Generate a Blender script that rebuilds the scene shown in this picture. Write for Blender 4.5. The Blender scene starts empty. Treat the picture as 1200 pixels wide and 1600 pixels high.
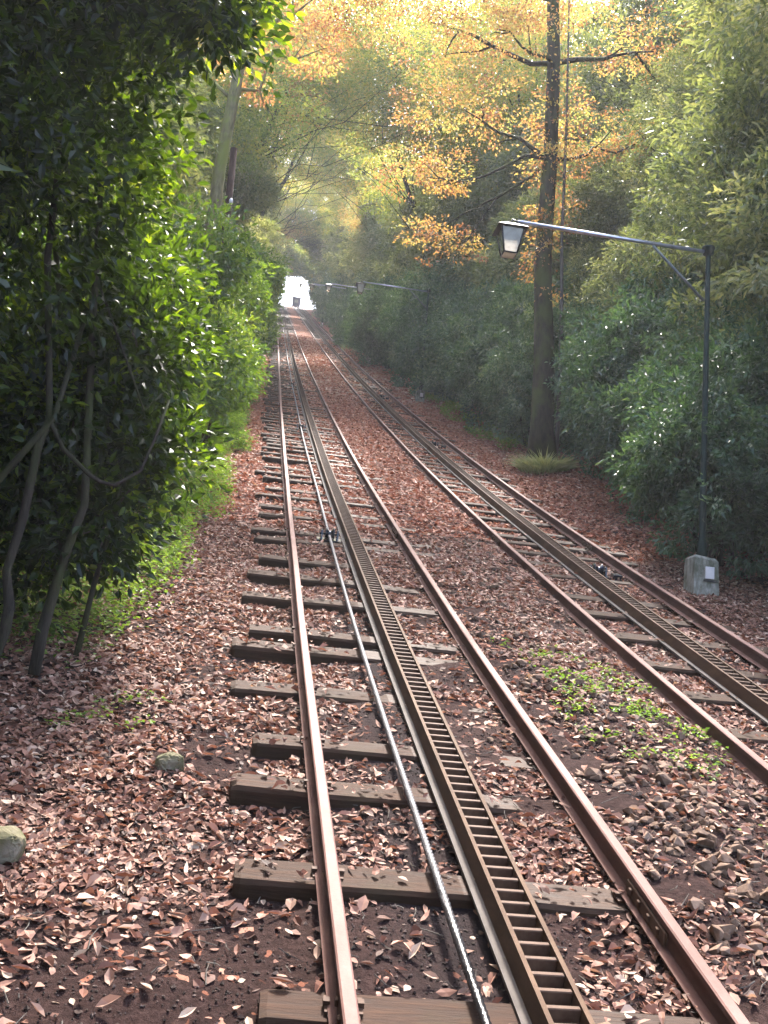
import bpy, math, random
import numpy as np
from mathutils import Matrix, Vector
from math import radians, sin, cos, pi

random.seed(7)
HAZE = 0.0006
rng = np.random.default_rng(7)
scene = bpy.context.scene
C = scene.collection

# ------------------------------------------------------------------ camera
cam_d = bpy.data.cameras.new('camera'); cam = bpy.data.objects.new('camera', cam_d); C.objects.link(cam)
cam_d.sensor_fit = 'VERTICAL'; cam_d.sensor_height = 36.0; cam_d.lens = 36.9
cam_d.clip_start = 0.05; cam_d.clip_end = 3000
CR, CU, CF = (0.98593, -0.14471, 0.08367), (-0.11095, -0.19217, 0.97507), (0.12502, 0.97063, 0.20552)
cam.matrix_world = Matrix(((CR[0], CU[0], -CF[0], -0.5267), (CR[1], CU[1], -CF[1], 0.0), (CR[2], CU[2], -CF[2], 0.0), (0, 0, 0, 1)))
scene.camera = cam

# ------------------------------------------------------------------ light
SUN_AZ, SUN_EL = radians(12), radians(57)        # azimuth measured to the right of the track's direction (+Y)
world = bpy.data.worlds.new('World'); scene.world = world; world.use_nodes = True
wn = world.node_tree; bg = wn.nodes['Background']
sky = wn.nodes.new('ShaderNodeTexSky'); sky.sky_type = 'NISHITA'; sky.sun_disc = False
sky.sun_elevation = SUN_EL; sky.sun_rotation = SUN_AZ; sky.air_density = 0.8; sky.dust_density = 3.5; sky.ozone_density = 1.0
wn.links.new(sky.outputs[0], bg.inputs[0]); bg.inputs[1].default_value = 0.15
sun_d = bpy.data.lights.new('sun', 'SUN'); sun = bpy.data.objects.new('sun', sun_d); C.objects.link(sun)
sun_d.energy = 2.0; sun_d.angle = radians(5); sun_d.color = (1.0, 0.95, 0.88)
SD = Vector((sin(SUN_AZ) * cos(SUN_EL), cos(SUN_AZ) * cos(SUN_EL), sin(SUN_EL)))
sun.rotation_euler = SD.to_track_quat('Z', 'Y').to_euler()
vs = scene.view_settings
vs.view_transform = 'Standard'; vs.look = 'None'; vs.gamma = 1.0; vs.use_curve_mapping = False
vs.exposure = 3.35
cy = scene.cycles
cy.max_bounces = 8; cy.diffuse_bounces = 5; cy.glossy_bounces = 3; cy.transmission_bounces = 4; cy.transparent_max_bounces = 6
cy.use_denoising = True; cy.sample_clamp_indirect = 6.0; cy.caustics_reflective = False; cy.caustics_refractive = False

# ------------------------------------------------------------------ terrain functions
def _prof(y):
    return -2.2139 + 0.436 * y - (0.436 - 0.3284) * 19.05 * (1 - np.exp(-y / 19.05))
def Z(y):
    """height of the rail tops along the funicular"""
    y = np.asarray(y, float)
    yc = np.clip(y, 1.0, 178.0)
    z = _prof(yc)
    z = z + np.where(y < 1.0, 0.333 * np.maximum(y - 1.0, -25) - 0.0, 0)
    t = np.clip(y - 178.0, 0, 6.0)
    return z + 0.436 * (t - t * t / 12.0)
def hash2(ix, iy, s):
    h = np.sin(ix * 127.1 + iy * 311.7 + s * 74.7) * 43758.5453
    return h - np.floor(h)
def vnoise(x, y, s=0):
    x = np.asarray(x, float); y = np.asarray(y, float)
    ix, iy = np.floor(x), np.floor(y); fx, fy = x - ix, y - iy
    fx = fx * fx * (3 - 2 * fx); fy = fy * fy * (3 - 2 * fy)
    a, b = hash2(ix, iy, s), hash2(ix + 1, iy, s); c, d = hash2(ix, iy + 1, s), hash2(ix + 1, iy + 1, s)
    return (a + (b - a) * fx) * (1 - fy) + (c + (d - c) * fx) * fy
OX = [-160, -12, -5, -2.6, -0.6, -0.15, 0.35, 0.75, 1.3, 1.75, 2.2, 2.75, 3.1, 4.2, 4.8, 5.6, 7.5, 14, 160]
OZ = [0.2, 0.2, -0.1, -0.19, -0.24, -0.232, -0.2, -0.188, -0.182, -0.125, -0.085, -0.125, -0.188, -0.19, -0.185, -0.15, 0.15, 0.5, 0.5]
def G(x, y):
    """ground height"""
    n = (vnoise(x * 1.1, y * 1.1, 1) - .5) * 0.075 + (vnoise(x * 4, y * 4, 2) - .5) * 0.035 + (vnoise(x * 11, y * 11, 3) - .5) * 0.018
    return Z(y) + np.interp(x, OX, OZ) + n

# ------------------------------------------------------------------ mesh helpers
def np_mesh(name, V, F, tint=None, smooth=False):
    """V (n,3), F (m,k) with k = 3 or 4"""
    V = np.asarray(V, np.float32); F = np.asarray(F, np.int32)
    me = bpy.data.meshes.new(name)
    k = F.shape[1]
    me.vertices.add(len(V)); me.vertices.foreach_set('co', V.ravel())
    me.loops.add(F.size); me.loops.foreach_set('vertex_index', F.ravel())
    me.polygons.add(len(F)); me.polygons.foreach_set('loop_start', np.arange(0, F.size, k, dtype=np.int32))
    if smooth:
        me.polygons.foreach_set('use_smooth', np.ones(len(F), bool))
    else:
        me.polygons.foreach_set('use_smooth', np.zeros(len(F), bool))
    if tint is not None:
        at = me.attributes.new('tint', 'FLOAT', 'POINT'); at.data.foreach_set('value', np.asarray(tint, np.float32))
    me.update(calc_edges=True)
    return me
class MB:
    """collects simple shapes into one mesh"""
    def __init__(s): s.v = []; s.f = []
    def add(s, V, F):
        o = len(s.v); s.v += [tuple(map(float, p)) for p in V]; s.f += [tuple(i + o for i in f) for f in F]; return s
    def box(s, x0, x1, y0, y1, z0, z1, bev=0.0):
        if bev <= 0:
            V = [(x, y, z) for z in (z0, z1) for y in (y0, y1) for x in (x0, x1)]
            return s.add(V, [(0, 2, 3, 1), (4, 5, 7, 6), (0, 1, 5, 4), (2, 6, 7, 3), (0, 4, 6, 2), (1, 3, 7, 5)])
        b = bev
        def ring(z, i): return [(x0 + i, y0 + b, z), (x0 + b, y0 + i, z), (x1 - b, y0 + i, z), (x1 - i, y0 + b, z), (x1 - i, y1 - b, z), (x1 - b, y1 - i, z), (x0 + b, y1 - i, z), (x0 + i, y1 - b, z)]
        R = [ring(z0, b), ring(z0 + b, 0), ring(z1 - b, 0), ring(z1, b)]
        V = sum(R, []); F = [tuple(range(7, -1, -1)), tuple(range(24, 32))]
        for r in range(3):
            for i in range(8):
                j = (i + 1) % 8; F.append((r * 8 + i, r * 8 + j, r * 8 + 8 + j, r * 8 + 8 + i))
        return s.add(V, F)
    def tube(s, pts, rad, n=8, cap=True, jitter=0.0):
        pts = [Vector(p) for p in pts]
        if not hasattr(rad, '__len__'): rad = [rad] * len(pts)
        V = []; F = []; prev = None
        for i, p in enumerate(pts):
            d = (pts[min(i + 1, len(pts) - 1)] - pts[max(i - 1, 0)]).normalized()
            if prev is None:
                a = Vector((1, 0, 0)) if abs(d.x) < .9 else Vector((0, 1, 0))
            else: a = prev
            a = (a - d * a.dot(d)).normalized(); prev = a; b = d.cross(a)
            for k in range(n):
                t = 2 * pi * k / n; rr = rad[i] * (1 + jitter * (random.random() - .5))
                V.append(p + a * cos(t) * rr + b * sin(t) * rr)
        for i in range(len(pts) - 1):
            for k in range(n):
                j = (k + 1) % n; F.append((i * n + k, i * n + j, i * n + n + j, i * n + n + k))
        if cap: F += [tuple(range(n - 1, -1, -1)), tuple(range((len(pts) - 1) * n, len(pts) * n))]
        return s.add(V, F)
    def lathe(s, prof, cx=0, cy=0, n=12):
        V = []; F = []
        for (r, z) in prof:
            for k in range(n):
                t = 2 * pi * k / n; V.append((cx + r * cos(t), cy + r * sin(t), z))
        for i in range(len(prof) - 1):
            for k in range(n):
                j = (k + 1) % n; F.append((i * n + k, i * n + j, i * n + n + j, i * n + n + k))
        F += [tuple(range(n - 1, -1, -1)), tuple(range((len(prof) - 1) * n, len(prof) * n))]
        return s.add(V, F)
    def mesh(s, name, smooth=False):
        me = bpy.data.meshes.new(name); me.from_pydata(s.v, [], s.f); me.update()
        if smooth:
            me.polygons.foreach_set('use_smooth', [True] * len(me.polygons))
        return me
    def build(s, name, mat, parent=None, smooth=False):
        return obj(name, s.mesh(name, smooth), mat, parent)
def obj(name, me, mat, parent=None, loc=None):
    o = bpy.data.objects.new(name, me); C.objects.link(o)
    if mat is not None and len(me.materials) == 0: me.materials.append(mat)
    if parent is not None: o.parent = parent
    if loc is not None: o.location = loc
    return o
def empty(name, loc=(0, 0, 0), rz=0.0):
    o = bpy.data.objects.new(name, None); C.objects.link(o); o.location = loc; o.rotation_euler = (0, 0, rz); o.empty_display_size = .2
    return o
def tag(o, label=None, cat=None, group=None, kind=None):
    if label: o['label'] = label
    if cat: o['category'] = cat
    if group: o['group'] = group
    if kind: o['kind'] = kind
    return o
def copy_tree(o, parent=None):
    c = o.copy(); C.objects.link(c); c.parent = parent
    for ch in list(o.children): copy_tree(ch, c)
    return c

# ------------------------------------------------------------------ materials
def lin(r, g, b): return (r, g, b, 1)
class Nd:
    def __init__(s, name):
        s.m = bpy.data.materials.new(name); s.m.use_nodes = True; s.t = s.m.node_tree; s.n = s.t.nodes; s.b = s.n['Principled BSDF']; s.out = s.n['Material Output']
    def new(s, t, **kw):
        n = s.n.new(t)
        for k, v in kw.items(): setattr(n, k, v)
        return n
    def link(s, a, b): s.t.links.new(a, b)
    def ramp(s, fac, stops, interp='LINEAR'):
        r = s.new('ShaderNodeValToRGB'); e = r.color_ramp.elements; r.color_ramp.interpolation = interp
        while len(e) < len(stops): e.new(0.5)
        for q, (p, c) in zip(e, stops): q.position = p; q.color = lin(*c)
        s.link(fac, r.inputs[0]); return r.outputs[0]
    def coord(s, scale=(1, 1, 1), which='Object'):
        tc = s.new('ShaderNodeTexCoord'); mp = s.new('ShaderNodeMapping'); mp.inputs['Scale'].default_value = scale
        s.link(tc.outputs[which], mp.inputs[0]); return mp.outputs[0]
    def noise(s, vec, scale, detail=4, rough=.55):
        n = s.new('ShaderNodeTexNoise'); n.inputs['Scale'].default_value = scale; n.inputs['Detail'].default_value = detail; n.inputs['Roughness'].default_value = rough
        s.link(vec, n.inputs['Vector']); return n.outputs['Fac']
    def mix(s, fac, a, b, mode='MIX'):
        m = s.new('ShaderNodeMix', data_type='RGBA', blend_type=mode)
        for i, v in ((0, fac), (6, a), (7, b)):
            if hasattr(v, 'links') or hasattr(v, 'is_linked'): s.link(v, m.inputs[i])
            else: m.inputs[i].default_value = v if i == 0 else lin(*v)
        return m.outputs[2]
    def math(s, op, a, b=0.0, clamp=False):
        m = s.new('ShaderNodeMath', operation=op); m.use_clamp = clamp
        for i, v in ((0, a), (1, b)):
            if hasattr(v, 'is_linked'): s.link(v, m.inputs[i])
            else: m.inputs[i].default_value = v
        return m.outputs[0]
    def bump(s, h, strength=.4, dist=.02):
        b = s.new('ShaderNodeBump'); b.inputs['Strength'].default_value = strength; b.inputs['Distance'].default_value = dist
        s.link(h, b.inputs['Height']); s.link(b.outputs[0], s.b.inputs['Normal'])
    def set(s, col=None, rough=.8, metal=0.0, spec=.4):
        if col is not None:
            if hasattr(col, 'is_linked'): s.link(col, s.b.inputs['Base Color'])
            else: s.b.inputs['Base Color'].default_value = lin(*col)
        if hasattr(rough, 'is_linked'): s.link(rough, s.b.inputs['Roughness'])
        else: s.b.inputs['Roughness'].default_value = rough
        s.b.inputs['Metallic'].default_value = metal; s.b.inputs['Specular IOR Level'].default_value = spec
        return s.m

def leaf_mat(name, stops, transl=0.45, tcol=(1.25, 1.15, .55), rough=.45, spec=.4, objvar=.4):
    d = Nd(name)
    at = d.new('ShaderNodeAttribute'); at.attribute_name = 'tint'
    oi = d.new('ShaderNodeObjectInfo')
    f = d.math('ADD', at.outputs['Fac'], d.math('MULTIPLY', d.math('SUBTRACT', oi.outputs['Random'], .5), objvar), True)
    col = d.ramp(f, stops)
    d.set(col, rough, 0, spec)
    tr = d.new('ShaderNodeBsdfTranslucent')
    d.link(d.mix(1.0, col, tcol, 'MULTIPLY'), tr.inputs['Color'])
    mx = d.new('ShaderNodeMixShader'); mx.inputs[0].default_value = transl
    d.link(d.b.outputs[0], mx.inputs[1]); d.link(tr.outputs[0], mx.inputs[2]); d.link(mx.outputs[0], d.out.inputs[0])
    return d.m

M = {}
M['camellia'] = leaf_mat('camellia_leaf', [(0, (.004, .01, .003)), (.5, (.01, .024, .005)), (.85, (.032, .066, .01)), (1, (.07, .115, .018))], .5, (4.4, 3.4, .6), .38, .35)
M['laurel'] = leaf_mat('laurel_leaf', [(0, (.03, .06, .038)), (.5, (.066, .116, .066)), (.85, (.108, .162, .09)), (1, (.16, .2, .125))], .36, (1.5, 1.6, .6), .32, .5)
M['hedge_bright'] = leaf_mat('bright_hedge_leaf', [(0, (.025, .06, .015)), (.5, (.06, .12, .02)), (.85, (.11, .18, .03)), (1, (.16, .22, .06))], .42, (2.2, 1.9, .5), .32, .5)
M['evergreen'] = leaf_mat('evergreen_leaf', [(0, (.055, .078, .044)), (.35, (.12, .152, .084)), (.7, (.19, .215, .122)), (1, (.29, .29, .18))], .48, (1.6, 1.5, .6), .38, .45)
M['autumn'] = leaf_mat('autumn_leaf', [(0, (.2, .09, .055)), (.22, (.34, .17, .08)), (.48, (.42, .28, .105)), (.75, (.4, .35, .12)), (1, (.27, .31, .11))], .55, (1.25, 1.15, .75), .5, .3, .3)
M['mixed'] = leaf_mat('yellowing_leaf', [(0, (.08, .12, .045)), (.4, (.16, .21, .06)), (.75, (.28, .29, .08)), (1, (.4, .28, .08))], .55, (1.35, 1.3, .6), .5, .3, .35)
M['groundcover'] = leaf_mat('groundcover_leaf', [(0, (.05, .1, .025)), (.5, (.13, .21, .045)), (1, (.25, .32, .09))], .4, (1.4, 1.4, .5), .5, .3)
M['litter'] = leaf_mat('dry_leaf', [(0, (.036, .018, .013)), (.28, (.11, .05, .034)), (.5, (.19, .09, .062)), (.7, (.26, .138, .1)), (.86, (.32, .2, .145)), (1, (.44, .33, .25))], .18, (1.2, .9, .7), .65, .15, .2)
M['litter_far'] = leaf_mat('rust_red_dry_leaf', [(0, (.06, .025, .017)), (.28, (.18, .069, .043)), (.5, (.3, .12, .075)), (.7, (.38, .185, .125)), (.86, (.42, .26, .19)), (1, (.5, .38, .29))], .2, (1.2, .9, .7), .65, .15, .2)
M['yellow_leaf'] = leaf_mat('yellow_dry_leaf', [(0, (.5, .33, .03)), (1, (.6, .42, .05))], .2, (1, 1, .6), .5, .3)

def bark(name, c0, c1, moss=None, scale=6):
    d = Nd(name); v = d.coord((1, 1, .25)); n = d.noise(v, scale * 3, 6, .65)
    col = d.ramp(n, [(.3, c0), (.7, c1)])
    if moss:
        n2 = d.noise(d.coord((1, 1, .6)), scale * .35, 4, .6)
        col = d.mix(d.ramp(n2, [(.45, (0, 0, 0)), (.6, (1, 1, 1))]), col, moss)
    d.bump(n, .7, .03); return d.set(col, .9, 0, .2)
M['bark_dark'] = bark('dark_bark', (.01, .008, .006), (.035, .027, .02), (.03, .034, .011))
M['bark_moss'] = bark('mossy_bark', (.012, .01, .007), (.045, .036, .02), (.045, .05, .013))
M['bark_pale'] = bark('pale_mossy_bark', (.07, .06, .03), (.2, .17, .08), (.15, .16, .035))
M['bark_grey'] = bark('grey_bark', (.04, .033, .028), (.13, .11, .09))

def rust(name, c0, c1, c2, rough=.55, metal=.35, scale=9):
    d = Nd(name); v = d.coord((1, .25, 1)); n = d.noise(v, scale, 6, .65)
    n2 = d.noise(d.coord((1, 1, 1)), 60, 3, .6)
    col = d.ramp(n, [(.25, c0), (.5, c1), (.75, c2)])
    col = d.mix(d.math('MULTIPLY', n2, .5), col, c0)
    d.bump(n2, .25, .004); return d.set(col, rough, metal, .15)
M['rail'] = rust('rail_rust', (.055, .026, .02), (.1, .048, .037), (.155, .083, .066), .85, .0)
M['rail_top'] = rust('rail_running_surface', (.08, .04, .031), (.15, .078, .064), (.22, .128, .108), .68, .1, 5)
M['rack'] = rust('rack_rust', (.045, .024, .014), (.085, .047, .026), (.14, .083, .05), .8, .05)
M['rung'] = rust('rung_rust', (.04, .02, .013), (.075, .039, .023), (.13, .077, .05), .7, .08)
M['plate'] = rust('bed_plate', (.05, .04, .035), (.1, .085, .075), (.13, .11, .1), .85, 0)

d = Nd('sleeper_wood'); v = d.coord((.35, 3, 3)); n = d.noise(v, 9, 7, .7)
oi = d.new('ShaderNodeObjectInfo')
col = d.ramp(n, [(.25, (.008, .0035, .002)), (.5, (.034, .0155, .0085)), (.75, (.078, .041, .024))])
col = d.mix(d.math('MULTIPLY', oi.outputs['Random'], .5), col, (.03, .016, .01))
n3 = d.noise(d.coord((1, 1, 1)), 2.2, 4, .6)
col = d.mix(d.ramp(n3, [(.56, (0, 0, 0)), (.75, (.5, .5, .5))]), col, (.028, .022, .01))
d.bump(n, .6, .015); sx = d.new('ShaderNodeSeparateXYZ'); d.link(d.coord(), sx.inputs[0])
wet = d.math('MULTIPLY', d.math('GREATER_THAN', sx.outputs[0], 1.05), .14)
M['sleeper'] = d.set(col, d.math('SUBTRACT', d.math('ADD', d.math('MULTIPLY', n, .4), .6), wet), 0, .12)

# soil with leaf flecks (the leaves become too small to tell apart farther up the slope)
d = Nd('soil'); v = d.coord((1, 1, 1))
n1 = d.noise(v, 1.3, 5, .6); n2 = d.noise(v, 26, 8, .78)
soil = d.ramp(n2, [(.3, (.011, .006, .005)), (.52, (.034, .018, .0155)), (.72, (.07, .041, .035))])
vo = d.new('ShaderNodeTexVoronoi'); vo.inputs['Scale'].default_value = 26; vo.inputs['Randomness'].default_value = 1
nz = d.new('ShaderNodeTexNoise'); nz.inputs['Scale'].default_value = 9
d.link(v, nz.inputs['Vector'])
va = d.new('ShaderNodeVectorMath', operation='ADD'); vsn = d.new('ShaderNodeVectorMath', operation='SCALE'); vsn.inputs['Scale'].default_value = .16
d.link(nz.outputs['Color'], vsn.inputs[0]); d.link(v, va.inputs[0]); d.link(vsn.outputs[0], va.inputs[1]); d.link(va.outputs[0], vo.inputs['Vector'])
sp = d.new('ShaderNodeSeparateColor'); d.link(vo.outputs['Color'], sp.inputs[0])
leafc = d.ramp(sp.outputs[0], [(0, (.06, .026, .018)), (.35, (.16, .064, .04)), (.65, (.28, .115, .072)), (1, (.4, .22, .155))])
sx = d.new('ShaderNodeSeparateXYZ'); d.link(v, sx.inputs[0])
yfar = d.new('ShaderNodeMapRange'); yfar.inputs[1].default_value = 6; yfar.inputs[2].default_value = 26; yfar.inputs[3].default_value = 0; yfar.inputs[4].default_value = 1.35
d.link(sx.outputs[1], yfar.inputs[0])
cover = d.math('LESS_THAN', d.math('ADD', sp.outputs[1], d.math('MULTIPLY', d.math('SUBTRACT', n1, .5), .9)), d.math('MULTIPLY', yfar.outputs[0], .72))
col = d.mix(cover, soil, leafc)
# oily dark strip under the cable
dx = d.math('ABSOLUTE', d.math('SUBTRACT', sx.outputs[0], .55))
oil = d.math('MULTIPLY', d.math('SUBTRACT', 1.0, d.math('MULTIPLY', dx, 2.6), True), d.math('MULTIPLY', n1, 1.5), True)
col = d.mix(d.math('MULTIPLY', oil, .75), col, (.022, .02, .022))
hh = d.math('ADD', d.math('MULTIPLY', n2, .6), d.math('MULTIPLY', d.math('MULTIPLY', sp.outputs[2], cover), .8))
d.bump(hh, 1.0, .045); M['soil'] = d.set(col, .95, 0, .06)

d = Nd('ballast_stone'); v = d.coord((1, 1, 1)); n = d.noise(v, 30, 5, .65); oi = d.new('ShaderNodeObjectInfo')
at = d.new('ShaderNodeAttribute'); at.attribute_name = 'tint'
f = d.math('FRACT', d.math('ADD', at.outputs['Fac'], oi.outputs['Random']))
col = d.mix(.6, d.ramp(f, [(0, (.08, .046, .03)), (.5, (.16, .09, .058)), (1, (.25, .16, .115))]), d.ramp(n, [(.3, (.05, .032, .022)), (.7, (.2, .135, .095))]))
d.bump(n, .5, .01); M['stone'] = d.set(col, .9, 0, .12)
d = Nd('soil_crumb'); at = d.new('ShaderNodeAttribute'); at.attribute_name = 'tint'
M['crumb'] = d.set(d.ramp(at.outputs['Fac'], [(0, (.012, .008, .006)), (.7, (.05, .032, .026)), (1, (.13, .09, .075))]), .9, 0, .2)
d = Nd('mossy_stone'); n = d.noise(d.coord((1, 1, 1)), 5, 6, .65); col = d.ramp(n, [(.35, (.06, .06, .02)), (.5, (.1, .085, .045)), (.7, (.2, .165, .13))])
d.bump(n, .7, .02); M['mossy'] = d.set(col, .9, 0, .25)

d = Nd('cable_steel'); v = d.coord((1, 1, 1)); n = d.noise(v, 6, 4, .6); sx = d.new('ShaderNodeSeparateXYZ'); d.link(v, sx.inputs[0])
gr = d.new('ShaderNodeMapRange'); gr.inputs[1].default_value = 5.4; gr.inputs[2].default_value = 4.5; d.link(d.math('ADD', sx.outputs[1], d.math('MULTIPLY', n, .5)), gr.inputs[0])
col = d.mix(gr.outputs[0], d.ramp(n, [(.3, (.06, .056, .06)), (.7, (.14, .132, .14))]), (.012, .012, .014))
at = d.new('ShaderNodeAttribute'); at.attribute_name = 'tint'
col = d.mix(d.ramp(at.outputs['Fac'], [(.45, (0, 0, 0)), (.85, (1, 1, 1))]), col, (.012, .011, .011))
d.bump(d.noise(v, 45, 3, .6), .7, .006)
M['cable'] = d.set(col, d.math('SUBTRACT', .65, d.math('MULTIPLY', gr.outputs[0], .38)), .0, .3)

def plain(name, col, rough=.6, metal=0.0, var=.25, scale=12, spec=.4):
    d = Nd(name); n = d.noise(d.coord((1, 1, 1)), scale, 5, .6)
    c = d.ramp(n, [(.3, tuple(x * (1 - var) for x in col)), (.7, tuple(x * (1 + var) for x in col))]); d.bump(n, .15, .004)
    return d.set(c, rough, metal, spec)
M['green_paint'] = plain('green_post_paint', (.007, .017, .013), .65, 0, .4, 12, .2)
M['brace'] = plain('brace_grey', (.09, .1, .1), .6)
M['arm_metal'] = plain('arm_galvanised', (.42, .42, .5), .3, .75)
M['iron'] = plain('dark_iron', (.022, .02, .02), .45, .4)
M['oily'] = plain('oily_iron', (.03, .03, .035), .25, .6)
d = Nd('stained_whitewash'); n = d.noise(d.coord(), 5, 7, .7); n2 = d.noise(d.coord((1, 1, .3)), 9, 5, .7)
col = d.mix(d.ramp(n2, [(.42, (0, 0, 0)), (.62, (.8, .8, .8))]), d.ramp(n, [(.3, (.1, .09, .06)), (.5, (.26, .24, .2)), (.7, (.4, .38, .34))]), (.06, .065, .035))
d.bump(n, .5, .02); M['concrete'] = d.set(col, .9, 0, .2)
M['panel'] = plain('pale_plate', (.62, .56, .54), .6, 0, .08)
M['pole'] = plain('brown_pole', (.03, .014, .01), .9, 0, .4, 9, .1)
M['hut'] = plain('dark_hut', (.05, .045, .06), .7, 0, .3, 3)
d = Nd('lantern_glass'); n = d.noise(d.coord((1, 1, 1)), 8, 4, .6)
d.set(d.ramp(n, [(.3, (.28, .25, .2)), (.7, (.45, .42, .36))]), .25, 0, .5); d.b.inputs['Transmission Weight'].default_value = .5; M['glass'] = d.m

# ------------------------------------------------------------------ the setting: ground
def axis(segs):
    out = []
    for a, b, st in segs: out += list(np.arange(a, b - 1e-6, st))
    return np.array(out + [segs[-1][1]])
gx = axis([(-160, -60, 20), (-60, -12, 6), (-12, -3.2, .8), (-3.2, 5.8, .075), (5.8, 14, .8), (14, 60, 6), (60, 160, 20)])
gy = axis([(-80, -20, 20), (-20, 2.4, 1.4), (2.4, 13, .075), (13, 30, .22), (30, 178, 2), (178, 190, 1), (190, 250, 10), (250, 400, 25)])
XX, YY = np.meshgrid(gx, gy)
V = np.stack([XX, YY, G(XX, YY)], -1).reshape(-1, 3)
nx, ny = len(gx), len(gy)
idx = np.arange(nx * ny).reshape(ny, nx)
F = np.stack([idx[:-1, :-1], idx[:-1, 1:], idx[1:, 1:], idx[1:, :-1]], -1).reshape(-1, 4)
ground = obj('ground', np_mesh('ground', V, F, smooth=True), M['soil']); tag(ground, kind='structure')

# ------------------------------------------------------------------ tracks
GA = 1.435
yr = np.concatenate([np.arange(2.0, 30, .5), np.arange(30, 178.1, 2.0)])
RAIL = [(-.055, -.132), (.055, -.132), (.055, -.124), (.012, -.112), (.009, -.042), (.029, -.03), (.029, -.006), (.022, 0), (-.022, 0), (-.029, -.006), (-.029, -.03), (-.009, -.042), (-.012, -.112), (-.055, -.124)]
def sweep(prof, x0, ys, closed=True, wob=0.0):
    n = len(prof); zz = Z(ys)
    w = (vnoise(ys * .35, ys * 0 + x0 * 7, 5) - .5) * wob
    V = np.array([(x0 + px + wi, y, z + pz) for y, z, wi in zip(ys, zz, w) for px, pz in prof])
    F = []
    for i in range(len(ys) - 1):
        for k in range(n):
            j = (k + 1) % n; F.append((i * n + k, i * n + n + k, i * n + n + j, i * n + j))
    return V, np.array(F)
fm = MB().box(-.009, .009, -.24, .24, -.032, .03, .004)
for q in (-.17, -.06, .06, .17): fm.box(-.02, .02, q - .014, q + .014, -.014, .014, .003)
FISH = fm.mesh('fish_plate'); FISH.materials.append(M['rung'])
def rail_obj(x0, parent):
    V, F = sweep(RAIL, x0, yr, wob=.012); me = np_mesh('rail', V, F); o = obj('rail', me, M['rail'], parent); me.materials.append(M['rail_top'])
    mi = np.tile(np.array([1 if k in (6, 7, 8) else 0 for k in range(len(RAIL))], np.int32), len(yr) - 1); me.polygons.foreach_set('material_index', mi)
    yj = 3.1 + random.uniform(0, 3)
    while yj < 40:
        z = float(Z(yj)); sl = math.atan(float(Z(yj + .3) - Z(yj - .3)) / .6)
        for sd in (-1, 1):
            f = obj('fish_plate', FISH, None, o, (x0 + sd * .021, yj, z - .075)); f.rotation_euler = (sl, 0, 0)
        yj += 9.0
    return o
def rect(x0, x1, z0, z1): return [(x0, z0), (x1, z0), (x1, z1), (x0, z1)]
SLV = []
def sleeper_mesh(k):
    L, W, T = 2.35, .225, .17
    r = random.Random(k); m = MB()
    # bevelled beam, a bit irregular: cross-sections along x
    secs = []
    for i, t in enumerate((0, .012, .2, .45, .7, .988, 1)):
        ins = .012 if i in (0, 6) else 0
        w = W / 2 - ins + r.uniform(-.008, .008); h = r.uniform(-.006, .006)
        b = .014 + r.uniform(0, .01)
        secs.append([(t * L, -w, -T), (t * L, -w, -b + h - ins), (t * L, -w + b, h - ins), (t * L, w - b, h - ins), (t * L, w, -b + h - ins), (t * L, w, -T)])
    V = sum(secs, []); F = []
    for i in range(6):
        for k2 in range(5): F.append((i * 6 + k2, i * 6 + k2 + 1, i * 6 + 7 + k2, i * 6 + 6 + k2))
    F += [(0, 1, 2, 3, 4, 5)[::-1], tuple(36 + q for q in range(6))]
    return m.add(V, F).mesh('sleeper')
SL = [sleeper_mesh(k) for k in range(7)]
for me in SL: me.materials.append(M['sleeper'])
bm = MB(); bm.box(-.07, .07, -.05, .05, 0, .012); bm.box(-.075, -.05, -.014, .014, .008, .03); bm.box(.05, .075, -.014, .014, .008, .03)
TIE = bm.mesh('rail_clip'); TIE.materials.append(M['rung'])
SLEEPERS = []     # (x0, x1, y, halfwidth, ztop) for leaf placement
def add_sleeper(par, x0, y, first, xl, k, clips=True):
    z = float(Z(y)); sl = math.atan(float(Z(y + .3) - Z(y - .3)) / .6)
    o = obj('sleeper', SL[k % 7], None, par, (x0 + xl, y, z - .134 - random.uniform(0, .02))); o.rotation_euler = (sl + random.uniform(-.03, .03), random.uniform(0, .012), random.uniform(-.03, .03))
    sc = random.uniform(.92, 1.1); o.scale = ((GA + .5 - xl - .02 + random.uniform(-.08, .08)) / 2.35, sc, 1)
    SLEEPERS.append((x0 + xl, x0 + GA + .45, y, .11 * sc))
    if clips:
        for xx in (x0, x0 + GA):
            c = obj('rail_clip', TIE, None, o); c.matrix_parent_inverse = Matrix.Identity(4)
            c.scale = (1 / o.scale[0], 1 / sc, 1); c.location = ((xx - x0 - xl) / o.scale[0], 0, .001)
    return o
RUNG = MB().box(-.066, .066, -.013, .013, -.075, -.012, .004).mesh('rung'); RUNG.materials.append(M['rung'])
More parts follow.
